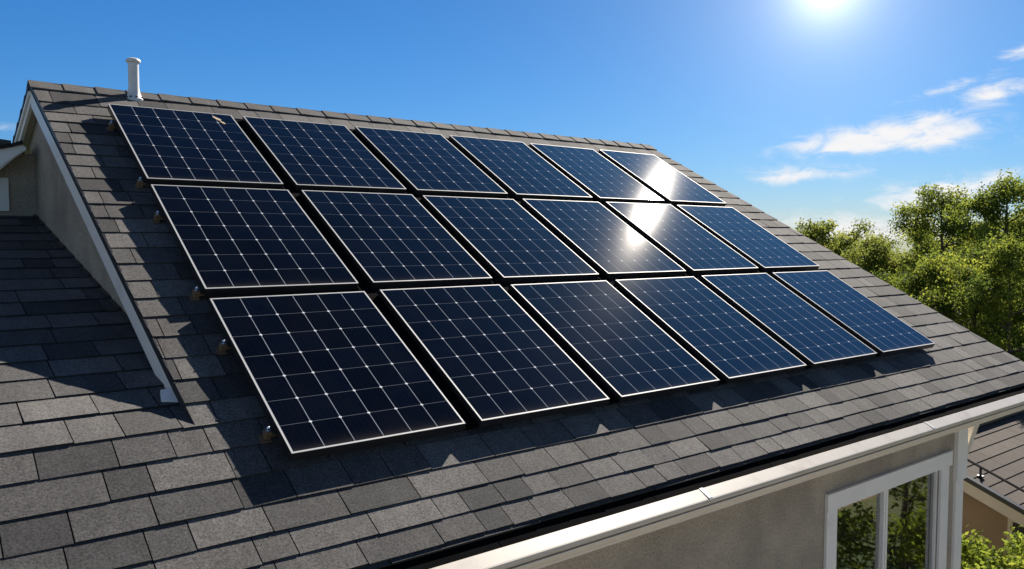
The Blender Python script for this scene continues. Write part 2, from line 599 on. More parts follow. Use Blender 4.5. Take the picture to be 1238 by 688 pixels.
# ================================================================== the roof plane
SL = 0.5242418875918686
U = Vector((0, math.cos(SL), math.sin(SL)))          # up the slope
NRM = Vector((0, -math.sin(SL), math.cos(SL)))
PO = Vector((1.64630762, 7.986917, 1.20309543 + GROUND))   # upper left corner of the solar array (glass level)
STAND = 0.112
RO = PO - NRM * STAND


def rp(a, b, n=0.0):
    """point on the main roof: a metres right, b metres up from below the array's upper left corner, n above the shingles"""
    return RO + Vector((a, 0, 0)) + U * b + NRM * n


B_RIDGE, B_KINK, B_EAVE = 0.62, -4.225, -5.345
B_BOARD = -3.83                    # the rake board ends here, above the lower roof


def rake_l(b):     # left gable edge (a) at height b
    return -0.530 + (0.62 - b) * 0.0350


def rake_r(b):
    return 7.72 + (0.62 - b) * 0.172


# lower, flatter roof on the left of the gable
T2 = R(14.93)
U2 = Vector((0, math.cos(T2), math.sin(T2)))
N2 = Vector((0, -math.sin(T2), math.cos(T2)))
KO = rp(0, B_KINK)


def lp(a, c, n=0.0):
    return KO + Vector((a, 0, 0)) + U2 * c + N2 * n


Y_WING = 8.95

# ------------------------------------------------------------------ ground
g = MB()
g.face([(-1500, -1500, 0), (1500, -1500, 0), (1500, 1500, 0), (-1500, 1500, 0)])
ground = g.build('ground', M['grass'])
tag(ground, 'green lawn and ground around the houses', 'ground', kind='structure')

bounce_mb = MB()  # unseen pale sheet, added to bounce warm light onto the front wall
bounce_mb.face([(-14, -16, .004), (12.5, -16, .004), (12.5, 3.4, .004), (-14, 3.4, .004)])
tag(bounce_mb.build('bounce_sheet', noise_paint('pale_bounce', (.38, .34, .28), .9, .08, .8, .3, 30, .01)), 'unseen pale sheet added in front of the house to bounce light', 'bounce_sheet', kind='structure')

# ================================================================== the house
house = empty('house', (5.0, 7.0, 0))
tag(house, 'grey shingled house with stucco walls carrying the solar panels', 'house')
rnd = random.Random(7)


def tabs(mb, pt, b0, b1, al, ar, widths, th=0.0085, gap=0.0065, tone_fn=None, last=None, rngs=None, skew=0.0):
    """one course of shingles between b0 (low edge) and b1, from al(b) to ar(b)"""
    L0 = al(b0) - 0.02
    Rr = ar(b0) + 0.02
    a = L0 - rnd.uniform(0, 0.4)
    while a < Rr:
        w = widths(a)
        x0, x1 = a + gap / 2, a + w - gap / 2
        a += w
        lo0, lo1 = max(x0, al(b0)), min(x1, ar(b0))
        hi0, hi1 = max(x0, al(b1)), min(x1, ar(b1))
        if lo1 - lo0 < 0.01 and hi1 - hi0 < 0.01: continue
        if lo1 < lo0 or hi1 < hi0: continue
        j = rnd.uniform(-.004, .004)
        t = th * rnd.uniform(0.85, 1.3)
        tone = tone_fn(a) if tone_fn else min(1, max(0, rnd.gauss(.5, .22)))
        sag = rnd.uniform(0, .002)
        bb = b0 + j
        A, B = pt(lo0, bb + rnd.uniform(-.002, .002), t + rnd.uniform(-.0015, .003)), pt(lo1, bb + rnd.uniform(-.002, .002), t + sag + rnd.uniform(-.0015, .003))
        C, D = pt(hi1, b1 + .02, .001), pt(hi0, b1 + .02, .001)
        A0, B0 = pt(lo0, bb, -.004), pt(lo1, bb, -.004)
        C0, D0 = pt(hi1, b1 + .02, -.004), pt(hi0, b1 + .02, -.004)
        V8 = [A0, B0, C0, D0, A, B, C, D]
        mb.poly(V8, [(4, 5, 6, 7)], 0, tone)
        mb.poly(V8, [(0, 1, 5, 4), (1, 2, 6, 5), (3, 0, 4, 7)], 1, tone)


def tone_pick(a=0):
    r = rnd.random()
    if r < .17: return rnd.uniform(.0, .22)
    if r < .45: return rnd.uniform(.30, .52)
    return rnd.uniform(.55, .95)


def w_main(a):
    if a < 1.0: return rnd.choice((.19, .26, .32, .38, .44)) * rnd.uniform(.92, 1.08)
    return rnd.choice((.20, .25, .27, .32)) * rnd.uniform(.93, 1.07)


roofmb = MB()
XL = -6.0          # the lower roof runs on past the left of the picture
courses = [.58] + [.176 - .2105 * k for k in range(0, 20)]        # down to the kink
courses = [c for c in courses if c > -3.93]
low = [-4.03, -4.225, -4.43, -4.64, -4.845, -5.03, -5.19, B_EAVE]
seq = courses + low
prev = B_RIDGE
for b0 in seq:
    b1 = prev
    if b0 > B_KINK - .1:
        tabs(roofmb, rp, b0, b1, rake_l, rake_r, w_main, tone_fn=tone_pick)
    else:
        tabs(roofmb, rp, b0, b1, lambda b: XL, rake_r, w_main, tone_fn=tone_pick)
    prev = b0
main_bottom = courses[-1]
# starter strip in the shade under the last course
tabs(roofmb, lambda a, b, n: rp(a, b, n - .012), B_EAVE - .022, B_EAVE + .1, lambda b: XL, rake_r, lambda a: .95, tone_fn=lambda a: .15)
# bottom sheet (deck) under the tabs
base = [rp(XL, B_EAVE - .01, -.005), rp(rake_r(B_EAVE), B_EAVE - .01, -.005), rp(rake_r(B_RIDGE), B_RIDGE, -.005),
        rp(rake_l(B_RIDGE), B_RIDGE, -.005), rp(rake_l(B_KINK), B_KINK, -.005), rp(XL, B_KINK, -.005)]
under = [p - NRM * 0.05 for p in base]
nn_ = len(base)
roofmb.poly(base + under, [tuple(range(nn_)), tuple(range(2 * nn_ - 1, nn_ - 1, -1))] +
            [(i, nn_ + i, nn_ + (i + 1) % nn_, (i + 1) % nn_) for i in range(nn_)], 1)
# back slope of the gable, same pitch, hidden from the camera except at its left end
RIDGE_L = rp(rake_l(B_RIDGE), B_RIDGE)
RIDGE_R = rp(rake_r(B_RIDGE), B_RIDGE)
UB = Vector((0, math.cos(SL), -math.sin(SL)))
NB = Vector((0, math.sin(SL), math.cos(SL)))
BL = 5.2


def bp_(a, c, n=0.0):
    return RO + U * B_RIDGE + Vector((a, 0, 0)) + UB * c + NB * n


def bl_(c): return rake_l(B_RIDGE) - c * 0.055
def br_(c): return rake_r(B_RIDGE) + c * 0.10


prev = 0
for k in range(1, 25):
    c0 = k * .2105
    L0, R0 = bl_(c0), br_(c0)
    a = L0 - rnd.uniform(0, .3)
    while a < R0:
        w = rnd.choice((.25, .36, .46)); x0, x1 = max(a, L0), min(a + w - .005, R0); a += w
        if x1 - x0 < .01: continue
        roofmb.hexa([bp_(x0, c0, -.004), bp_(x1, c0, -.004), bp_(x1, prev - .02, -.004), bp_(x0, prev - .02, -.004),
                     bp_(x0, c0, .011), bp_(x1, c0, .011), bp_(x1, prev - .02, .001), bp_(x0, prev - .02, .001)], 0, tone_pick())
    prev = c0
bb_ = [bp_(bl_(0), 0, -.005), bp_(br_(0), 0, -.005), bp_(br_(BL), BL, -.005), bp_(bl_(BL), BL, -.005)]
bu_ = [p - NB * .05 for p in bb_]
roofmb.poly(bb_ + bu_, [(0, 1, 2, 3), (7, 6, 5, 4), (0, 4, 5, 1), (1, 5, 6, 2), (2, 6, 7, 3), (3, 7, 4, 0)], 1)
roof = roofmb.build('roof', [M['shingle'], M['underlay']], house, fix=True)

# ridge caps: bent shingles lapped along the ridge
cap = MB()
a = rake_l(B_RIDGE) - .012
wcap = .155
k = 0
while a < rake_r(B_RIDGE) + .01:
    w = .29 * rnd.uniform(.94, 1.06)
    a1 = min(a + w, rake_r(B_RIDGE) + .02)
    hi, lo = .022 + rnd.uniform(-.002, .002), .014
    tone = rnd.uniform(.35, .8)
    for (e0, h0), (e1, h1) in [(((a), hi), ((a1 + .02), lo))]:
        f0, f1 = rp(e0, B_RIDGE - wcap, h0), rp(e1, B_RIDGE - wcap, h1)
        t0 = rp(e0, B_RIDGE, 0) + Vector((0, 0, h0 * 1.1)); t1 = rp(e1, B_RIDGE, 0) + Vector((0, 0, h1 * 1.1))
        g0, g1 = bp_(e0, wcap, h0), bp_(e1, wcap, h1)
        dn = Vector((0, 0, -.011))
        cap.hexa([f0 + dn, f1 + dn, t1 + dn, t0 + dn, f0, f1, t1, t0], 0, tone)
        cap.hexa([t0 + dn, t1 + dn, g1 + dn, g0 + dn, t0, t1, g1, g0], 0, tone)
    a = a1; k += 1
cap.build('ridge_cap', M['shingle'], roof)

# plumbing vent on the ridge
vent = MB()
vb = rp(.335, .49, 0)
v0 = vb + Vector((0, .02, -.02))
vent.lathe(v0, [(.092, -.03), (.092, .010), (.078, .024), (.064, .046), (.055, .075), (.051, .108), (.0485, .122), (.0485, .372),
                (.050, .374), (.050, .376)], 24)
vent.lathe(v0, [(.050, .362), (.067, .365), (.068, .378), (.061, .392), (.042, .403), (.018, .409), (.001, .410)], 24)
# three bolt heads on the flashing skirt
for an in (-2.2, -1.5, -.7):
    q = v0 + Vector((.076 * math.cos(an), .076 * math.sin(an), .024))
    vent.lathe(q, [(.010, -.01), (.010, .008), (.004, .012)], 8, 1)
vp = vent.build('vent_pipe', [M['pvc'], M['dark_rail']], roof, smooth=False)
tag(vp, 'white capped vent pipe on the ridge')
vp.data.polygons.foreach_set('use_smooth', [True] * len(vp.data.polygons))
vp.data.set_sharp_from_angle(angle=R(30))

# lower-left roof
lw = MB()
C_TOP = (Y_WING + 0.03 - KO.y) / math.cos(T2)
WALL_B = Vector((1.345, 6.09, 0)); WALL_T = Vector((1.19, Y_WING, 0))


def wall_x(y):
    return WALL_B.x + (WALL_T.x - WALL_B.x) * (y - WALL_B.y) / (WALL_T.y - WALL_B.y)


def lw_r(c):
    return max(wall_x(KO.y + c * math.cos(T2)), 1.30 if c < .9 else 0) - KO.x + .01


prev_c = None
cs = [0.0]
while cs[-1] < C_TOP - .1:
    cs.append(cs[-1] + (.287 if len(cs) == 1 else .270 * rnd.uniform(.985, 1.015)))
cs[-1] = C_TOP
for i in range(len(cs) - 1, 0, -1):
    tabs(lw, lp, cs[i - 1], cs[i], lambda c: XL, lw_r,
         lambda a: rnd.choice((.22, .30, .36, .42, .48)) * rnd.uniform(.92, 1.08), th=.010, tone_fn=tone_pick)
bs = [lp(XL, 0, -.005), lp(lw_r(0), 0, -.005), lp(lw_r(C_TOP), C_TOP, -.005), lp(XL, C_TOP, -.005)]
us = [p - N2 * .05 for p in bs]
lw.poly(bs + us, [(0, 1, 2, 3), (7, 6, 5, 4), (0, 4, 5, 1), (1, 5, 6, 2), (2, 6, 7, 3), (3, 7, 4, 0)], 1)
lwr = lw.build('roof', [M['shingle'], M['underlay']], house)
tag(lwr, 'flatter lower roof left of the gable')

# step flashing where the lower roof meets the gable wall
fl = MB()
for i in range(len(cs) - 1):
    c0, c1 = cs[i], cs[i] + .24
    x0, x1 = lw_r(c0), lw_r(c1)
    p0, p1 = lp(x0 - .045, c0 + .02, .016), lp(x1 - .045, c1, .010)
    q0, q1 = lp(x0 - .014, c0 + .02, .016), lp(x1 - .014, c1, .010)
    fl.hexa([p0, q0, q1, p1, p0 + N2 * .004, q0 + N2 * .004, q1 + N2 * .004, p1 + N2 * .004])
fl.build('flashing', M['dark_rail'], lwr)


# gable wall on the left (faces the lower roof)
def prism(mb, pts, vec, mi=0):
    mb.extrude(pts, vec, mi)


ZB = 0.0
ROOFDROP = .058


def roof_z(y):                                        # underside of the main roof
    if y <= RIDGE_L.y: return RIDGE_L.z + (y - RIDGE_L.y) * math.tan(SL) - ROOFDROP / math.cos(SL)
    return RIDGE_L.z - (y - RIDGE_L.y) * math.tan(SL) - ROOFDROP / math.cos(SL)


YB = RIDGE_L.y + 3.9
gw = MB()
prof = []
Y_FRONT = 3.80
for y in (Y_FRONT, RIDGE_L.y, YB):
    prof.append((wall_x(y), y, roof_z(y)))
prof = [(wall_x(YB), YB, ZB), (wall_x(Y_FRONT), Y_FRONT, ZB)] + prof
gw.extrude(prof, (.16, 0, 0))
gwo = gw.build('wall', M['stucco'], house)

# wall of the back wing, facing the camera at the far left
ww = MB()
Z_WB = lp(0, C_TOP).z - .4
ww.box(-6, wall_x(Y_WING) - .002, Y_WING, Y_WING + .15, Z_WB, GROUND + .80)
ww.build('wall', M['stucco'], house)
wf = MB()
wf.box(-.35, .962, Y_WING - .03, Y_WING - .002, GROUND + .255, GROUND + .565)
wf.build('window_casing', M['white'], house)

# wing eave: boxed rake running down to the left, with a crown moulding and a dark shingled roof above it
we = MB()
yf = 8.74
lowp = [(1.095, .815), (1.005, .745), (.885, .628), (.45, .30), (-6.0, .30)]
up = [(-6.0, .80), (.45, .805), (.885, .812), (.985, .838), (1.07, .868)]
we.extrude([(x, yf, z + GROUND) for x, z in lowp + up], (0, .2, 0))
we.build('fascia', M['white'], house)
wm = MB()
mould = [(1.09, .850), (1.00, .782), (.885, .68), (.45, .42)]
mlow = [(x, z - .028) for x, z in mould]
wm.extrude([(x, yf - .022, z + GROUND) for x, z in mould + mlow[::-1]], (0, .02, 0))
wm.build('trim', M['white'], house)
wr = MB()
upd = [(-6.0, .803), (.45, .808), (.885, .815), (.985, .841), (1.07, .871)]
upt = [(1.06, .905), (.985, .872), (.885, .850), (.45, .845), (-6.0, .84)]
wr.extrude([(x, yf - .03, z + GROUND) for x, z in upd + upt], (0, .3, 0), 1)
upq = [(-6.0, .843), (.45, .848), (.885, .853), (.985, .875)]
upr = [(.985, .905), (.885, .915), (.45, .93), (-6.0, .95)]
wr.extrude([(x, yf + .08, z + GROUND) for x, z in upq + upr], (0, 1.2, 0), 0, .6)
wro = wr.build('roof', [M['shingle'], M['underlay']], house)
tag(wro, 'small roof of the back wing at the far left')

# rake boards and soffits of the left gable
rb = MB()
BH = .185


def rake_board(mb, pts_out, h, thick=.028):
    """vertical board hung below a line of roof-edge points (outer face towards -X)"""
    for p, q in zip(pts_out[:-1], pts_out[1:]):
        p, q = Vector(p), Vector(q)
        dn = Vector((0, 0, -h)); th = Vector((thick, 0, 0))
        mb.hexa([p + dn, q + dn, q + dn + th, p + dn + th, p, q, q + th, p + th])


eo = .006
r_bot = rp(rake_l(B_BOARD) + eo, B_BOARD, -.006)
r_top = RIDGE_L + Vector((eo, 0, -.007))
rake_board(rb, [r_bot, r_top], BH / math.cos(SL) * .98)
rbo = rb.build('rake_board', M['white'], house, bevel=.003)
rb2 = MB()
# thin metal drip edge over the board
rake_board(rb2, [rp(rake_l(B_BOARD - .02) - .004, B_BOARD - .02, .006), RIDGE_L + Vector((-.004, 0, .004))], .020, .012)
rb2.build('drip_edge', M['dark_rail'], house)
c_end = .86
rb3 = MB()
bk0 = RIDGE_L + Vector((eo, .001, -.007)); bk1 = bp_(bl_(c_end) + eo, c_end, -.006)
rake_board(rb3, [bk0, bk1], BH / math.cos(SL) * .80)
in0, in1 = bk0 + Vector((-.018, 0, -.07)), bk1 + Vector((-.018, 0, -.07))
rake_board(rb3, [in0, in1], .035, .016)
rb3.build('rake_board', M['white'], house)
rb4 = MB()
rake_board(rb4, [RIDGE_L + Vector((-.006, 0, .006)), bp_(bl_(c_end + .05) - .006, c_end + .05, .008)], .030, .012)
rb4.build('drip_edge', M['dark_rail'], house)
so = MB()
# soffit of the back slope, seen from below through the gable's overhang
s0 = RIDGE_L + Vector((.036, -.02, -.115)); s1 = bp_(bl_(c_end) + .03, c_end, -.105)
e0 = Vector((wall_x(s0.y) + .002, s0.y, s0.z)); e1 = Vector((wall_x(s1.y) + .05, s1.y, s1.z))
dn = Vector((0, 0, .02))
so.hexa([s0, e0, e1, s1, s0 + dn, e0 + dn, e1 + dn, s1 + dn])
f0 = rp(rake_l(B_BOARD) + .036, B_BOARD, -.10)
f1 = Vector((wall_x(f0.y) + .002, f0.y, f0.z))
so.hexa([f0, f1, e0, s0, f0 + dn, f1 + dn, e0 + dn, s0 + dn])
so.build('soffit', M['soffit'], house)
# kick-out flashing at the foot of the rake board
kf = MB()
ka = rake_l(B_BOARD); kc = (rp(0, B_BOARD).y - KO.y) / math.cos(T2)
kf.hexa([lp(ka - .075, kc - .02, .006), lp(ka + .012, kc - .055, .006), lp(ka + .030, kc + .06, .006), lp(ka - .050, kc + .10, .006),
         lp(ka - .075, kc - .02, .020), lp(ka + .012, kc - .055, .024), lp(ka + .030, kc + .06, .060), lp(ka - .050, kc + .10, .030)])
# dark closure between the end of the board and the lower roof
cl = MB()
p0, p1 = rp(rake_l(B_BOARD) + .014, B_BOARD - .002, -.004), rp(rake_l(B_KINK) + .014, B_KINK, -.004)
rake_board(cl, [p1, p0], .14, .03)
cl.build('flashing', M['underlay'], rbo)
kf.build('kickout', M['white'], rbo)

# right-hand rake: board and drip edge
rr = MB()
rake_board(rr, [rp(rake_r(B_EAVE) - .034, B_EAVE, -.006), RIDGE_R + Vector((-.034, 0, -.007))], .15, .028)
rr.build('rake_board', M['white'], house)

# ---------------- eave: gutter, fascia, soffit
E0 = rp(0, B_EAVE)                    # eave edge point: y, z
ey, ez = E0.y, E0.z
XG0, XG1 = -6.0, rp(rake_r(B_EAVE), 0).x + .03
gu = MB()
lip_y, lip_z = ey - .085, ez - .066
pr = [(ey + .010, lip_z + .012), (ey + .004, ez - .145), (ey - .035, ez - .163), (ey - .130, ez - .163), (ey - .158, ez - .150),
      (ey - .170, ez - .132), (ey - .172, lip_z - .046), (ey - .164, lip_z - .041), (lip_y - .002, lip_z),
      (lip_y + .010, lip_z - .004), (lip_y + .006, lip_z - .012), (ey - .150, ez - .128), (ey - .140, ez - .148), (ey - .030, ez - .152), (ey - .006, ez - .136), (ey, lip_z + .012)]
gu.extrude([(XG0, y, z) for y, z in pr], (XG1 - XG0, 0, 0))
guo = gu.build('gutter', M['gutter'], house)
# end cap and joints
gc = MB()
gc.extrude([(XG1 + .001, y, z) for y, z in pr[:10]], (.004, 0, 0))
gc.build('end_cap', M['gutter'], guo)
for xj in (4.15, 7.25):
    gj = MB()
    q = [(ey - .172, lip_z - .046), (ey - .164, lip_z - .041), (lip_y - .002, lip_z)]
    off = [(ey - .176, lip_z - .048), (ey - .165, lip_z - .0365), (lip_y - .000, lip_z + .004)]
    gj.extrude([(xj, y, z) for y, z in off + q[::-1]], (.035, 0, 0))
    gj.build('joint_strap', M['joint'], guo)
fa = MB()
fa.box(XG0, XG1 - .02, ey + .012, ey + .040, ez - .222, ez - .05)
fa.build('fascia', M['cream'], house, bevel=.003)
fa2 = MB()
fa2.extrude([(XG0, y, z) for y, z in ((ey - .152, ez - .1645), (ey - .150, ez - .178), (ey - .138, ez - .184), (ey - .126, ez - .206), (ey - .104, ez - .222),
                                     (ey - .102, ez - .238), (ey + .011, ez - .238), (ey + .011, ez - .1645))], (XG1 - XG0 - .02, 0, 0))
fa2.build('trim', M['cream'], house)
gg = MB()  # black strip standing in for the shade inside the open gutter
xa = XG0
while xa < XG1 - .03:
    xb = min(xa + 1.22, XG1 - .01)
    gg.hexa([(xa, lip_y + .004, lip_z - .008), (xb - .006, lip_y + .004, lip_z - .008), (xb - .006, ey + .002, ez - .034), (xa, ey + .002, ez - .034),
             (xa, lip_y + .006, lip_z + .001), (xb - .006, lip_y + .006, lip_z + .001), (xb - .006, ey + .002, ez - .026), (xa, ey + .002, ez - .026)], 0)
    xa = xb
gg.build('gutter_shade', M['matte_black'], guo)
sf = MB()
SOZ = ez - .215
sf.box(XG0, XG1 - .05, ey + .041, Y_FRONT - .001, SOZ, SOZ + .018)
sf.build('soffit', M['soffit'], house)

# ---------------- front wall with the window
XC = 9.137                            # right house corner
WT = GROUND - 2.245                   # top of the window opening (under the head trim)
WX0, WX1 = 6.60, 8.66
WZ0 = GROUND - 4.05
fw = MB()
ZT = SOZ - .001
X0W = 1.38
YW = Y_FRONT
fw.box(X0W, WX0, YW, YW + .16, 0, ZT)
fw.box(WX1, XC, YW, YW + .16, 0, ZT)
fw.box(WX0, WX1, YW, YW + .16, WT - .10, ZT)
fw.box(WX0, WX1, YW, YW + .16, 0, WZ0)
fw.build('wall', M['stucco'], house)
rw = MB()
zr = lambda y: roof_z(y) - .004
rw.extrude([(XC, YB, 0), (XC, YW + .161, 0), (XC, YW + .161, zr(YW + .161)), (XC, RIDGE_L.y, zr(RIDGE_L.y)), (XC, YB, zr(YB))], (-.16, 0, 0))
rw.build('wall', M['stucco'], house)
bw = MB()
bw.box(wall_x(YB) + .17, XC - .161, YB - .16, YB, 0, roof_z(YB) - .003)
bw.build('wall', M['stucco'], house)
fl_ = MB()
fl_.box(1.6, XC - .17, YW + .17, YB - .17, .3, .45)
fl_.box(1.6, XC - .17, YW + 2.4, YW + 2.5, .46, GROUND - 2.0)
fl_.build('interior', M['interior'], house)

win = empty('window', (7.6, YW, WZ0)); win.parent = house; win.location = Vector((7.6, YW, WZ0)) - house.location
H0, H1 = GROUND - 2.42, GROUND - 2.245
cas = MB()
yo = YW - .032
cas.box(6.45, 8.86, yo - .006, YW - .001, H0 + .02, H1)                 # head
cas.box(6.45, 6.615, yo, YW - .001, WZ0, H0 + .019)
cas.box(8.625, 8.80, yo, YW - .001, WZ0, H0 + .019)
cas.box(6.42, 8.83, yo - .03, YW - .001, WZ0 - .09, WZ0 - .001)
cas.build('casing', M['white'], win, bevel=.004)
fr = MB()
fy0, fy1 = YW + .012, YW + .075
fr.box(6.601, 6.625, fy0, fy1, WZ0 + .001, H0 + .04)
fr.box(8.615, 8.659, fy0, fy1, WZ0 + .001, H0 + .04)
fr.box(7.505, 7.585, fy0 - .01, fy1, WZ0 + .001, H0 + .02)
fr.box(6.626, 8.614, fy0, fy1, H0 - .002, H0 + .04)
fr.box(6.626, 8.614, fy0, fy1, WZ0 + .001, WZ0 + .07)
fr.box(7.535, 7.553, fy0 - .018, fy0 - .011, WZ0 + .02, H0 + .02)
fr.build('frame', M['white'], win, bevel=.003)
for x0, x1 in ((6.626, 7.504), (7.586, 8.614)):
    pn = MB()
    pn.box(x0, x1, YW + .040, YW + .046, WZ0 + .071, H0 - .003)
    pn.build('pane', M['glass'], win)
# corner post and the brace under the overhang
cp = MB()
cp.box(XC - .155, XC + .018, YW - .030, YW + .10, 0, GROUND - 2.60)
cp.build('corner_board', M['white'], house, bevel=.004)
cp2 = MB()
cp2.box(XC - .165, XC + .060, YW - .045, YW + .12, GROUND - 2.598, ZT - .01)
cp2.build('corner_board', M['white'], house, bevel=.004)
br = MB()
pb, pt_ = Vector((XC + .05, YW - .02, GROUND - 2.33)), Vector((XC + .52, YW - .02, SOZ - .005))
dv = Vector((.11, 0, 0))
br.extrude([pb, pb + Vector((.03, 0, -.10)), pt_ + Vector((.13, 0, 0)), pt_], (0, .10, 0))
br.build('brace', M['cream'], house, bevel=.004)

# ================================================================== solar array
GX, GY = 0.11980484522530066, 0.10703158840779543
ROT = (SL, 0, 0)


def make_panel():
    root = empty('solar_panel', (0, 0, 0), ROT)
    w, h, t = PW, PH, PT
    f = MB()
    k = .028        # frame wall seen from below
    for x0, x1, y0, y1 in ((0, w, 0, k), (0, w, h - k, h), (0, k, k, h - k), (w - k, w, k, h - k)):
        f.box(x0, x1, y0, y1, 0, t - .0035)
    f.build('frame', M['black_metal'], root)
    r = MB()
    for x0, x1, y0, y1 in ((0, w, 0, RIM), (0, w, h - RIM, h), (0, RIM, RIM, h - RIM), (w - RIM, w, RIM, h - RIM)):
        r.box(x0 + .0005, x1 - .0005, y0 + .0005, y1 - .0005, t - .003, t)
    r.build('rim', M['silver'], root)
    s = MB()
    s.face([(RIM, RIM, t - .0015), (w - RIM, RIM, t - .0015), (w - RIM, h - RIM, t - .0015), (RIM, h - RIM, t - .0015)])
    s.uv = [(0, 0), (w - 2 * RIM, 0), (w - 2 * RIM, h - 2 * RIM), (0, h - 2 * RIM)]
    s.build('cell_sheet', M['cells'], root, fix=False)
    b = MB()
    b.face([(k, k, t - .010), (k, h - k, t - .010), (w - k, h - k, t - .010), (w - k, k, t - .010)])
    b.build('backsheet', M['black_metal'], root, fix=False)
    return root


ROWN = ['top', 'middle', 'bottom']
ORD = ['first', 'second', 'third', 'fourth', 'fifth', 'sixth']
proto = make_panel()
rnd2 = random.Random(3)
panels = {}
for r_ in range(3):
    for c_ in range(6):
        o = proto if (r_, c_) == (0, 0) else copy_tree(proto)
        a = c_ * (PW + GX); b = -(r_ * (PH + GY) + PH)
        o.location = PO + Vector((a, 0, 0)) + U * b - NRM * (PT + rnd2.uniform(0, .002))
        o.rotation_euler = (SL + R(rnd2.uniform(-.18, .18)), R(rnd2.uniform(-.18, .18)), 0)
        lab = 'dark blue solar panel, %s from the left in the %s row' % (ORD[c_], ROWN[r_])
        if (r_, c_) == (0, 0): lab = 'solar panel with a tan smudge, first in the top row below the vent pipe'
        if (r_, c_) == (2, 0): lab = 'nearest and largest-looking dark solar panel, bottom left corner of the array'
        if (r_, c_) == (0, 5): lab = 'pale glaring solar panel at the top right corner of the array'
        if (r_, c_) == (2, 5): lab = 'solar panel at the bottom right corner of the array'
        tag(o, lab, 'solar panel', 'solar panels in three rows on the roof')
        panels[(r_, c_)] = o
# dried smudge on the first panel
sm = MB()
for cx, cy, rx, ry, an in ((.925, 1.345, .020, .050, .5), (.955, 1.255, .016, .030, .3), (.940, 1.300, .009, .020, .6)):
    ring = []
    for j in range(14):
        t = 2 * math.pi * j / 14
        q = rnd2.uniform(.75, 1.2)
        x, y = rx * q * math.cos(t), ry * q * math.sin(t)
        ring.append((cx + x * math.cos(an) - y * math.sin(an), cy + x * math.sin(an) + y * math.cos(an), PT + .0005))
    sm.extrude(ring, (0, 0, .002))
smo = sm.build('smudge', M['dirt'])
smo.parent = panels[(0, 0)]

# mounting rails with bronze feet and bolts: their ends show along the array's left edge
ALEN = 6 * PW + 5 * GX
railb = [-.35, -1.43, -1.98, -3.01, -3.60, -4.40]
RAILH = .036


def make_rail():
    root = empty('mounting_rail', (0, 0, 0), ROT)
    m = MB()
    m.box(.03, ALEN - .03, -.022, .022, STAND - PT - RAILH - .004, STAND - PT - .004)
    m.build('rail', M['black_metal'], root)
    for i in range(7):
        x = -.045 if i == 0 else i * (PW + GX) - GX * .5
        if i == 6: x = ALEN - .16
        f = MB()
        top = STAND - PT - .004
        if i == 0:
            f.box(x - .028, x + .028, -.034, .034, .012, .020)
            f.box(x - .012, x + .026, -.020, .020, .020, .070)
            f.box(x + .026, x + .076, -.018, .018, .032, .052)
        else:
            f.box(x - .030, x + .030, -.05, .06, .012, .019)
            f.box(x - .006, x + .006, .024, .06, .019, top)
        fo = f.build('foot', M['bronze'], root, bevel=.003)
        if i == 0:
            bo = MB()
            bo.lathe((x + .006, 0, -.004), [(.014, .074), (.014, .080), (.010, .080), (.010, .094), (.005, .100), (.001, .101)], 8)
            bo.build('bolt', M['steel'], fo)
    return root


rproto = make_rail()
RL = ['topmost mounting rail, its bronze end block beside the upper left panel',
      'mounting rail ending near the bottom left corner of the top row',
      'mounting rail ending near the top left corner of the middle row',
      'mounting rail ending near the bottom left corner of the middle row',
      'mounting rail ending beside the upper part of the nearest panel',
      'lowest mounting rail, its bronze end block near the array bottom corner']
for i, b in enumerate(railb):
    o = rproto if i == 0 else copy_tree(rproto)
    o.location = RO + U * b
    tag(o, RL[i], 'mounting rail', 'mounting rails under the solar panels')

bproto = None  # black bars and strips added to darken the panel gaps and block sun slits
for i in range(5):
    xg = (i + 1) * (PW + GX) - GX * .5
    if bproto is None:
        bproto = empty('gap_dark_bar', (0, 0, 0), ROT)
        m_ = MB()
        m_.box(-.066, .066, -4.60, -.02, .0105, STAND - PT - RAILH - .006)
        m_.build('rail', M['black_metal'], bproto)
        m_ = MB()
        m_.box(-.0575, .0575, -(3 * PH + 2 * GY) + .004, -.004, STAND - PT + .002, STAND - .042)
        m_.build('gap_dark_strip', M['matte_black'], bproto)
        o = bproto
    else:
        o = copy_tree(bproto)
    o.location = RO + Vector((xg, 0, 0))
    tag(o, 'black bar added to darken the gap between the %s and %s columns of solar panels' % (ORD[i], ORD[i + 1]), 'cross rail', 'bars added to darken the panel gaps')

# ================================================================== neighbouring houses
def shake_roof(mb, org, up_, nrm_, length, depth, step, seed):
    rr_ = random.Random(seed)
    k = 0; c = 0.0
    while c < depth - .02:
        c1 = min(c + step, depth)
        a = -rr_.uniform(0, .8)
        while a < length:
            w = rr_.uniform(1.4, 2.6)
            x0, x1 = max(a, 0), min(a + w - .006, length); a += w
            if x1 - x0 < .02: continue
            P = lambda x, cc, n: org + Vector((x, 0, 0)) + up_ * cc + nrm_ * n
            mb.hexa([P(x0, c, 0), P(x1, c, 0), P(x1, c1 + .03, 0), P(x0, c1 + .03, 0), P(x0, c, .022), P(x1, c, .022), P(x1, c1 + .03, .006), P(x0, c1 + .03, .006)], 0,
                    rr_.uniform(.2, .8))
        c = c1; k += 1


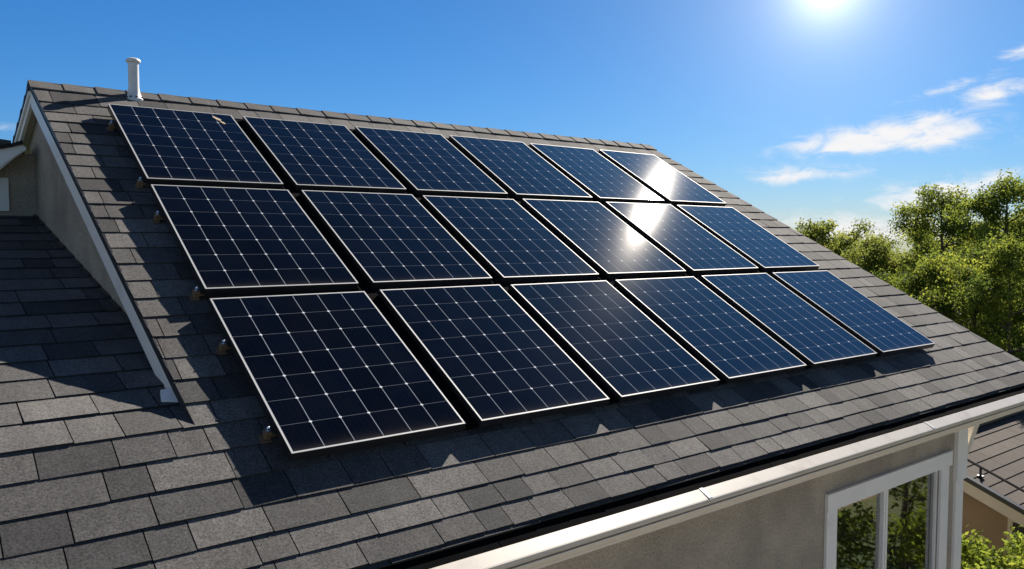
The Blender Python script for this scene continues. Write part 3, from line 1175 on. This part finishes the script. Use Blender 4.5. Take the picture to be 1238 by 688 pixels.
nh = empty('house', (18, 6, 0))
tag(nh, 'neighbouring tan house with a brown roof and white rake behind the window corner', 'house')
NT = R(20.5)
NX0, NX1 = 15.0, 22.5
nu = Vector((0, math.cos(NT), math.sin(NT))); nnr = Vector((0, -math.sin(NT), math.cos(NT)))
nridge = Vector((NX0, 7.15, GROUND - 3.86))
depth = 4.6
norg = nridge - nu * depth
nm = MB()
shake_roof(nm, norg, nu, nnr, NX1 - NX0, depth, .265, 5)
bsl = Vector((0, math.cos(NT), -math.sin(NT))); bnr = Vector((0, math.sin(NT), math.cos(NT)))
e1_ = nridge + bsl * depth
nm.hexa([nridge - Vector((0, 0, .06)), nridge + Vector((NX1 - NX0, 0, -.06)), e1_ + Vector((NX1 - NX0, 0, -.06)), e1_ - Vector((0, 0, .06)),
         nridge, nridge + Vector((NX1 - NX0, 0, 0)), e1_ + Vector((NX1 - NX0, 0, 0)), e1_], 0, .5)
nroof = nm.build('roof', M['shake'], nh)
nrc = MB()
nrc.box(NX0, NX1, nridge.y - .16, nridge.y + .16, nridge.z - .02, nridge.z + .10)
nrc.build('ridge_cap', M['dark_rail'], nroof, bevel=.02)
# white rake board, dark drip edge
nb_ = MB()
rake_board(nb_, [norg + Vector((-.05, 0, -.015)), nridge + Vector((-.05, 0, -.015))], .235, .05)
nb_.build('rake_board', M['cream'], nh, bevel=.004)
nd = MB()
rake_board(nd, [norg + Vector((-.09, 0, .055)), nridge + Vector((-.09, 0, .055))], .085, .11)
nd.build('drip_edge', M['dark_rail'], nh)
# snow rail standing on the roof along the rake
nr = MB()
rl0 = norg + Vector((.32, 0, .20)); rl1 = nridge + Vector((.32, 0, .20))
nr.tube([rl0, rl1], [.024, .024], 8)
for t in (.15, .35, .55, .74, .93):
    p = rl0.lerp(rl1, t)
    nr.tube([p + Vector((0, 0, -.2)), p], [.022, .022], 8)
    nr.box(p.x - .04, p.x + .04, p.y - .05, p.y + .05, p.z - .185, p.z - .150)
nr.build('roof_rail', M['dark_rail'], nh)
# walls
nw = MB()
wx = NX0 + .55
ny0 = norg.y + .45; ny1 = e1_.y - .45
zz = lambda y: nridge.z - abs(y - nridge.y) * math.tan(NT) - .02
nw.extrude([(wx, ny1, 0), (wx, ny0, 0), (wx, ny0, zz(ny0)), (wx, nridge.y, zz(nridge.y)), (wx, ny1, zz(ny1))], (NX1 - NX0 - 1.0, 0, 0))
nw.build('wall', M['tan_siding'], nh)
nwin = MB()
nwin.box(wx - .03, wx - .002, 4.55, 5.55, GROUND - 5.75, GROUND - 4.98)
nwo = nwin.build('window', M['dark_rail'], nh)
nf = MB()
for y0, y1, z0, z1 in ((4.47, 4.549, -5.83, -4.90), (5.551, 5.63, -5.83, -4.90), (4.549, 5.551, -4.979, -4.90), (4.549, 5.551, -5.83, -5.751), (5.02, 5.07, -5.75, -4.98)):
    nf.box(wx - .05, wx - .001, y0, y1, GROUND + z0, GROUND + z1)
nf.build('frame', M['cream'], nwo)

# a further tan house beyond the neighbour's ridge
fh = empty('house', (23.5, 10, 0))
tag(fh, 'farther tan house wall with a white gutter beyond the brown roof ridge', 'house')
m_ = MB(); m_.box(20.6, 27, 7.9, 12.5, 0, GROUND - 4.1); m_.build('wall', M['tan_siding'], fh)
m_ = MB(); m_.box(20.45, 27.2, 7.70, 7.86, GROUND - 4.95, GROUND - 4.80); m_.build('gutter', M['white'], fh, bevel=.01)
m_ = MB()
m_.extrude([(20.3, 7.6, GROUND - 4.08), (20.3, 12.8, GROUND - 4.08), (20.3, 10.2, GROUND - 3.85)], (7.2, 0, 0)); m_.build('roof', M['shake'], fh)


# the house across the yard, seen only as a reflection in the window
def simple_house(x0, x1, y0, y1, ze, zr_, label):
    h = empty('house', ((x0 + x1) / 2, (y0 + y1) / 2, 0)); tag(h, label, 'house')
    w = MB(); w.extrude([(x0, y0, 0), (x0, y1, 0), (x0, y1, ze), (x0, (y0 + y1) / 2, zr_ - .1), (x0, y0, ze)], (x1 - x0, 0, 0)); w.build('wall', M['tan_siding'], h)
    r = MB(); ym = (y0 + y1) / 2; oh = .5
    sl = (zr_ - ze) / (ym - y0)
    for s in (-1, 1):
        ye = ym + s * (ym - y0 + oh); zE = zr_ - sl * (ym - y0 + oh)
        upv = Vector((0, ym - ye, zr_ - zE)); d_ = upv.length; upv.normalize()
        nv = Vector((0, -upv.z, upv.y)) if s < 0 else Vector((0, upv.z, -upv.y) if False else (0, upv.z, -upv.y))
        if nv.z < 0: nv = -nv
        shake_roof(r, Vector((x0 - .4, ye, zE)), upv, nv, x1 - x0 + .8, d_, .28, 9 + s)
    r.build('roof', M['shake'], h)
    fa_ = MB(); fa_.box(x0 - .4, x1 + .4, y1 + oh - .02, y1 + oh + .03, zr_ - sl * (ym - y0 + oh) - .22, zr_ - sl * (ym - y0 + oh) + .0)
    fa_.build('fascia', M['cream'], h)
    return h


simple_house(14.5, 20.0, -6.5, -2.0, 2.2, 3.6, 'brown roofed house across the yard, mirrored in the left window pane')


# ================================================================== trees
def leaf_quads(mb, c, rng, size, tone, flat=.0):
    n = Vector((rng.gauss(0, 1), rng.gauss(0, 1), rng.gauss(0, 1) + flat))
    if n.length < 1e-4: n = Vector((0, 0, 1))
    n.normalize()
    a = n.cross(Vector((rng.gauss(0, 1), rng.gauss(0, 1), rng.gauss(0, 1)))).normalized()
    b = n.cross(a)
    l, w = size * rng.uniform(.7, 1.3), size * rng.uniform(.35, .6)
    mid = n * (-.18 * l)
    mb.poly([c - a * l * .5, c + b * w * .5 + mid * .3, c + a * l * .5 + mid, c - b * w * .5 + mid * .3], [(0, 1, 2, 3)], 0, tone)


def make_tree(x, y, height, rad, seed, label, leafmat='leaf', n_limbs=14, leaves=11000, leaf=.13, low=.22, name='tree', group='trees beyond the roof', cat='tree', zscale=1.0):
    """tapered trunk, limbs and twigs; leaves hang in loose clumps round the twig ends"""
    rng = random.Random(seed)
    root = empty(name, (x, y, 0))
    tag(root, label, cat, group)
    tr = MB()
    lean = Vector((rng.uniform(-.05, .05), rng.uniform(-.05, .05), 1))
    npt = 7
    tp = [Vector((x, y, 0)) + lean * height * .93 * i / (npt - 1) + Vector((rng.uniform(-.06, .06), rng.uniform(-.06, .06), 0)) * (i > 0) * height * .12 for i in range(npt)]
    r0 = height * .021
    tr.tube(tp, [r0 * (1 - .93 * i / (npt - 1)) for i in range(npt)], 8)
    clumps = []

    def along(t):
        f = t * (npt - 1); i = min(int(f), npt - 2)
        return tp[i].lerp(tp[i + 1], f - i)
    for k in range(n_limbs):
        t = low + (1 - low) * ((k + rng.random()) / n_limbs)
        st = along(min(t * .92, .98))
        an = k * 2.4 + rng.uniform(-.5, .5)
        h = (t - low) / (1 - low)
        prof_ = (math.sin(math.pi * min(1, .18 + .74 * h)) ** .75)
        ln = rad * prof_ * rng.uniform(.72, 1.12)
        rise = (.25 + .75 * h) * rng.uniform(.6, 1.2)
        end = st + Vector((math.cos(an) * ln, math.sin(an) * ln, ln * rise * .8))
        if end.z > height: end.z = height - rng.uniform(0, .3)
        md = st.lerp(end, .5) + Vector((rng.uniform(-.1, .1), rng.uniform(-.1, .1), -.08)) * ln
        lr = r0 * .42 * (1 - .6 * h)
        tr.tube([st, md, end], [lr, lr * .62, lr * .2], 6)
        for j in range(rng.randint(4, 6)):
            s = rng.uniform(.35, 1.05)
            bpt = st.lerp(end, min(s, 1)) if s > .5 else st.lerp(md, s * 2)
            off = Vector((rng.gauss(0, 1), rng.gauss(0, 1), rng.gauss(.15, .8))).normalized() * rad * rng.uniform(.14, .38)
            e2 = bpt + off
            if e2.z > height: e2.z = height - rng.uniform(0, .25)
            tr.tube([bpt, e2], [lr * .3, lr * .1], 4)
            clumps.append((e2, rad * rng.uniform(.13, .27)))
            clumps.append((bpt.lerp(e2, .45), rad * rng.uniform(.10, .2)))
    # leader
    for j in range(5):
        clumps.append((tp[-1] + Vector((rng.gauss(0, .1), rng.gauss(0, .1), rng.uniform(-.15, .05))) * rad, rad * rng.uniform(.12, .2)))
    tr.build('trunk', M['bark'], root, smooth=True)
    cr = MB()
    wsum = sum(r * r for _, r in clumps)
    for c, r in clumps:
        m = int(leaves * r * r / wsum)
        base_t = min(1, max(0, rng.gauss(.48, .2)))
        for _ in range(m):
            d = Vector((rng.gauss(0, 1), rng.gauss(0, 1), rng.gauss(0, .75)))
            d = d.normalized() * r * (rng.random() ** .45) * rng.uniform(.8, 1.25)
            leaf_quads(cr, c + d, rng, leaf, min(1, max(0, base_t + rng.gauss(0, .16))), .5)
    cr.build('crown', M[leafmat], root, fix=False)
    return root


TREES = [  # x, y, height, crown radius, seed, label, material, leaves, leaf size, limbs
    (36.6, 21.9, 7.35, 2.3, 11, 'small rounded yellow-green tree just past the sloping roof edge', 'leaf_far', 9000, .17, 13),
    (34.2, 17.6, 6.1, 2.3, 12, 'low pale green tree between the small far tree and the tall ones', 'leaf_far', 9000, .16, 12),
    (33.4, 14.7, 8.45, 2.4, 13, 'tall loose crowned tree, left one of the two tallest', 'leaf', 15000, .135, 17),
    (31.5, 11.6, 8.75, 2.2, 14, 'tallest tree, cut by the right picture edge', 'leaf', 15000, .13, 17),
    (26.6, 12.5, 5.9, 1.9, 15, 'mid-height dark green tree in front of the tall left tree', 'leaf', 12000, .115, 14),
    (25.6, 10.4, 6.1, 1.9, 16, 'dark bushy tree below the gap between the two tallest trees', 'leaf', 12000, .11, 14),
    (24.4, 8.9, 6.3, 1.7, 17, 'dark bushy tree at the right picture edge below the tallest one', 'leaf', 12000, .11, 14),
    (27.7, 13.9, 4.9, 1.8, 18, 'low dark tree hugging the roof edge under the tall left tree', 'leaf', 10000, .12, 12),
    (47.0, 26.9, 6.0, 3.0, 19, 'distant low tree peeping over the roof edge behind the others', 'leaf_far', 8000, .2, 12),
    (41.0, 21.0, 5.6, 3.0, 20, 'distant pale tree filling the gap right of the small rounded tree', 'leaf_far', 8000, .2, 12),
    (38.0, 16.5, 6.6, 2.8, 21, 'broad tree standing behind the tall left tree', 'leaf', 9000, .17, 13),
    (36.0, 13.0, 7.0, 2.6, 22, 'broad tree standing behind the tallest tree', 'leaf', 9000, .17, 13),
]
for (x, y, h, r, sd_, lab, mt_, nl, ls, lb) in TREES:
    make_tree(x, y, h, r, sd_, lab, mt_, lb, int(nl * 2.0), ls * .9, low=.12)

# bright shrub by the neighbour's wall, and trees across the yard that the window mirrors
make_tree(11.75, 4.45, 2.1, 1.15, 31, 'bright yellow-green shrub below the neighbouring white rake', 'leaf_shrub', 16, 9000, .085, .08, 'shrub', 'shrubs by the wall', 'shrub')
make_tree(13.1, 4.1, 1.9, 1.0, 32, 'yellow-green shrub at the lower right picture corner', 'leaf_shrub', 14, 7000, .085, .08, 'shrub', 'shrubs by the wall', 'shrub')
make_tree(13.6, 1.2, 4.4, 1.9, 41, 'leafy tree across the yard mirrored in the right window pane', 'leaf_shrub', 16, 9000, .12, .08, group='trees across the yard')
make_tree(17.0, .6, 5.6, 2.1, 42, 'taller leafy tree across the yard mirrored in the window', 'leaf', 15, 9000, .13, .1, group='trees across the yard')
make_tree(12.2, -1.2, 3.9, 1.4, 43, 'small tree across the yard mirrored low in the window', 'leaf', 14, 7000, .11, .1, group='trees across the yard')
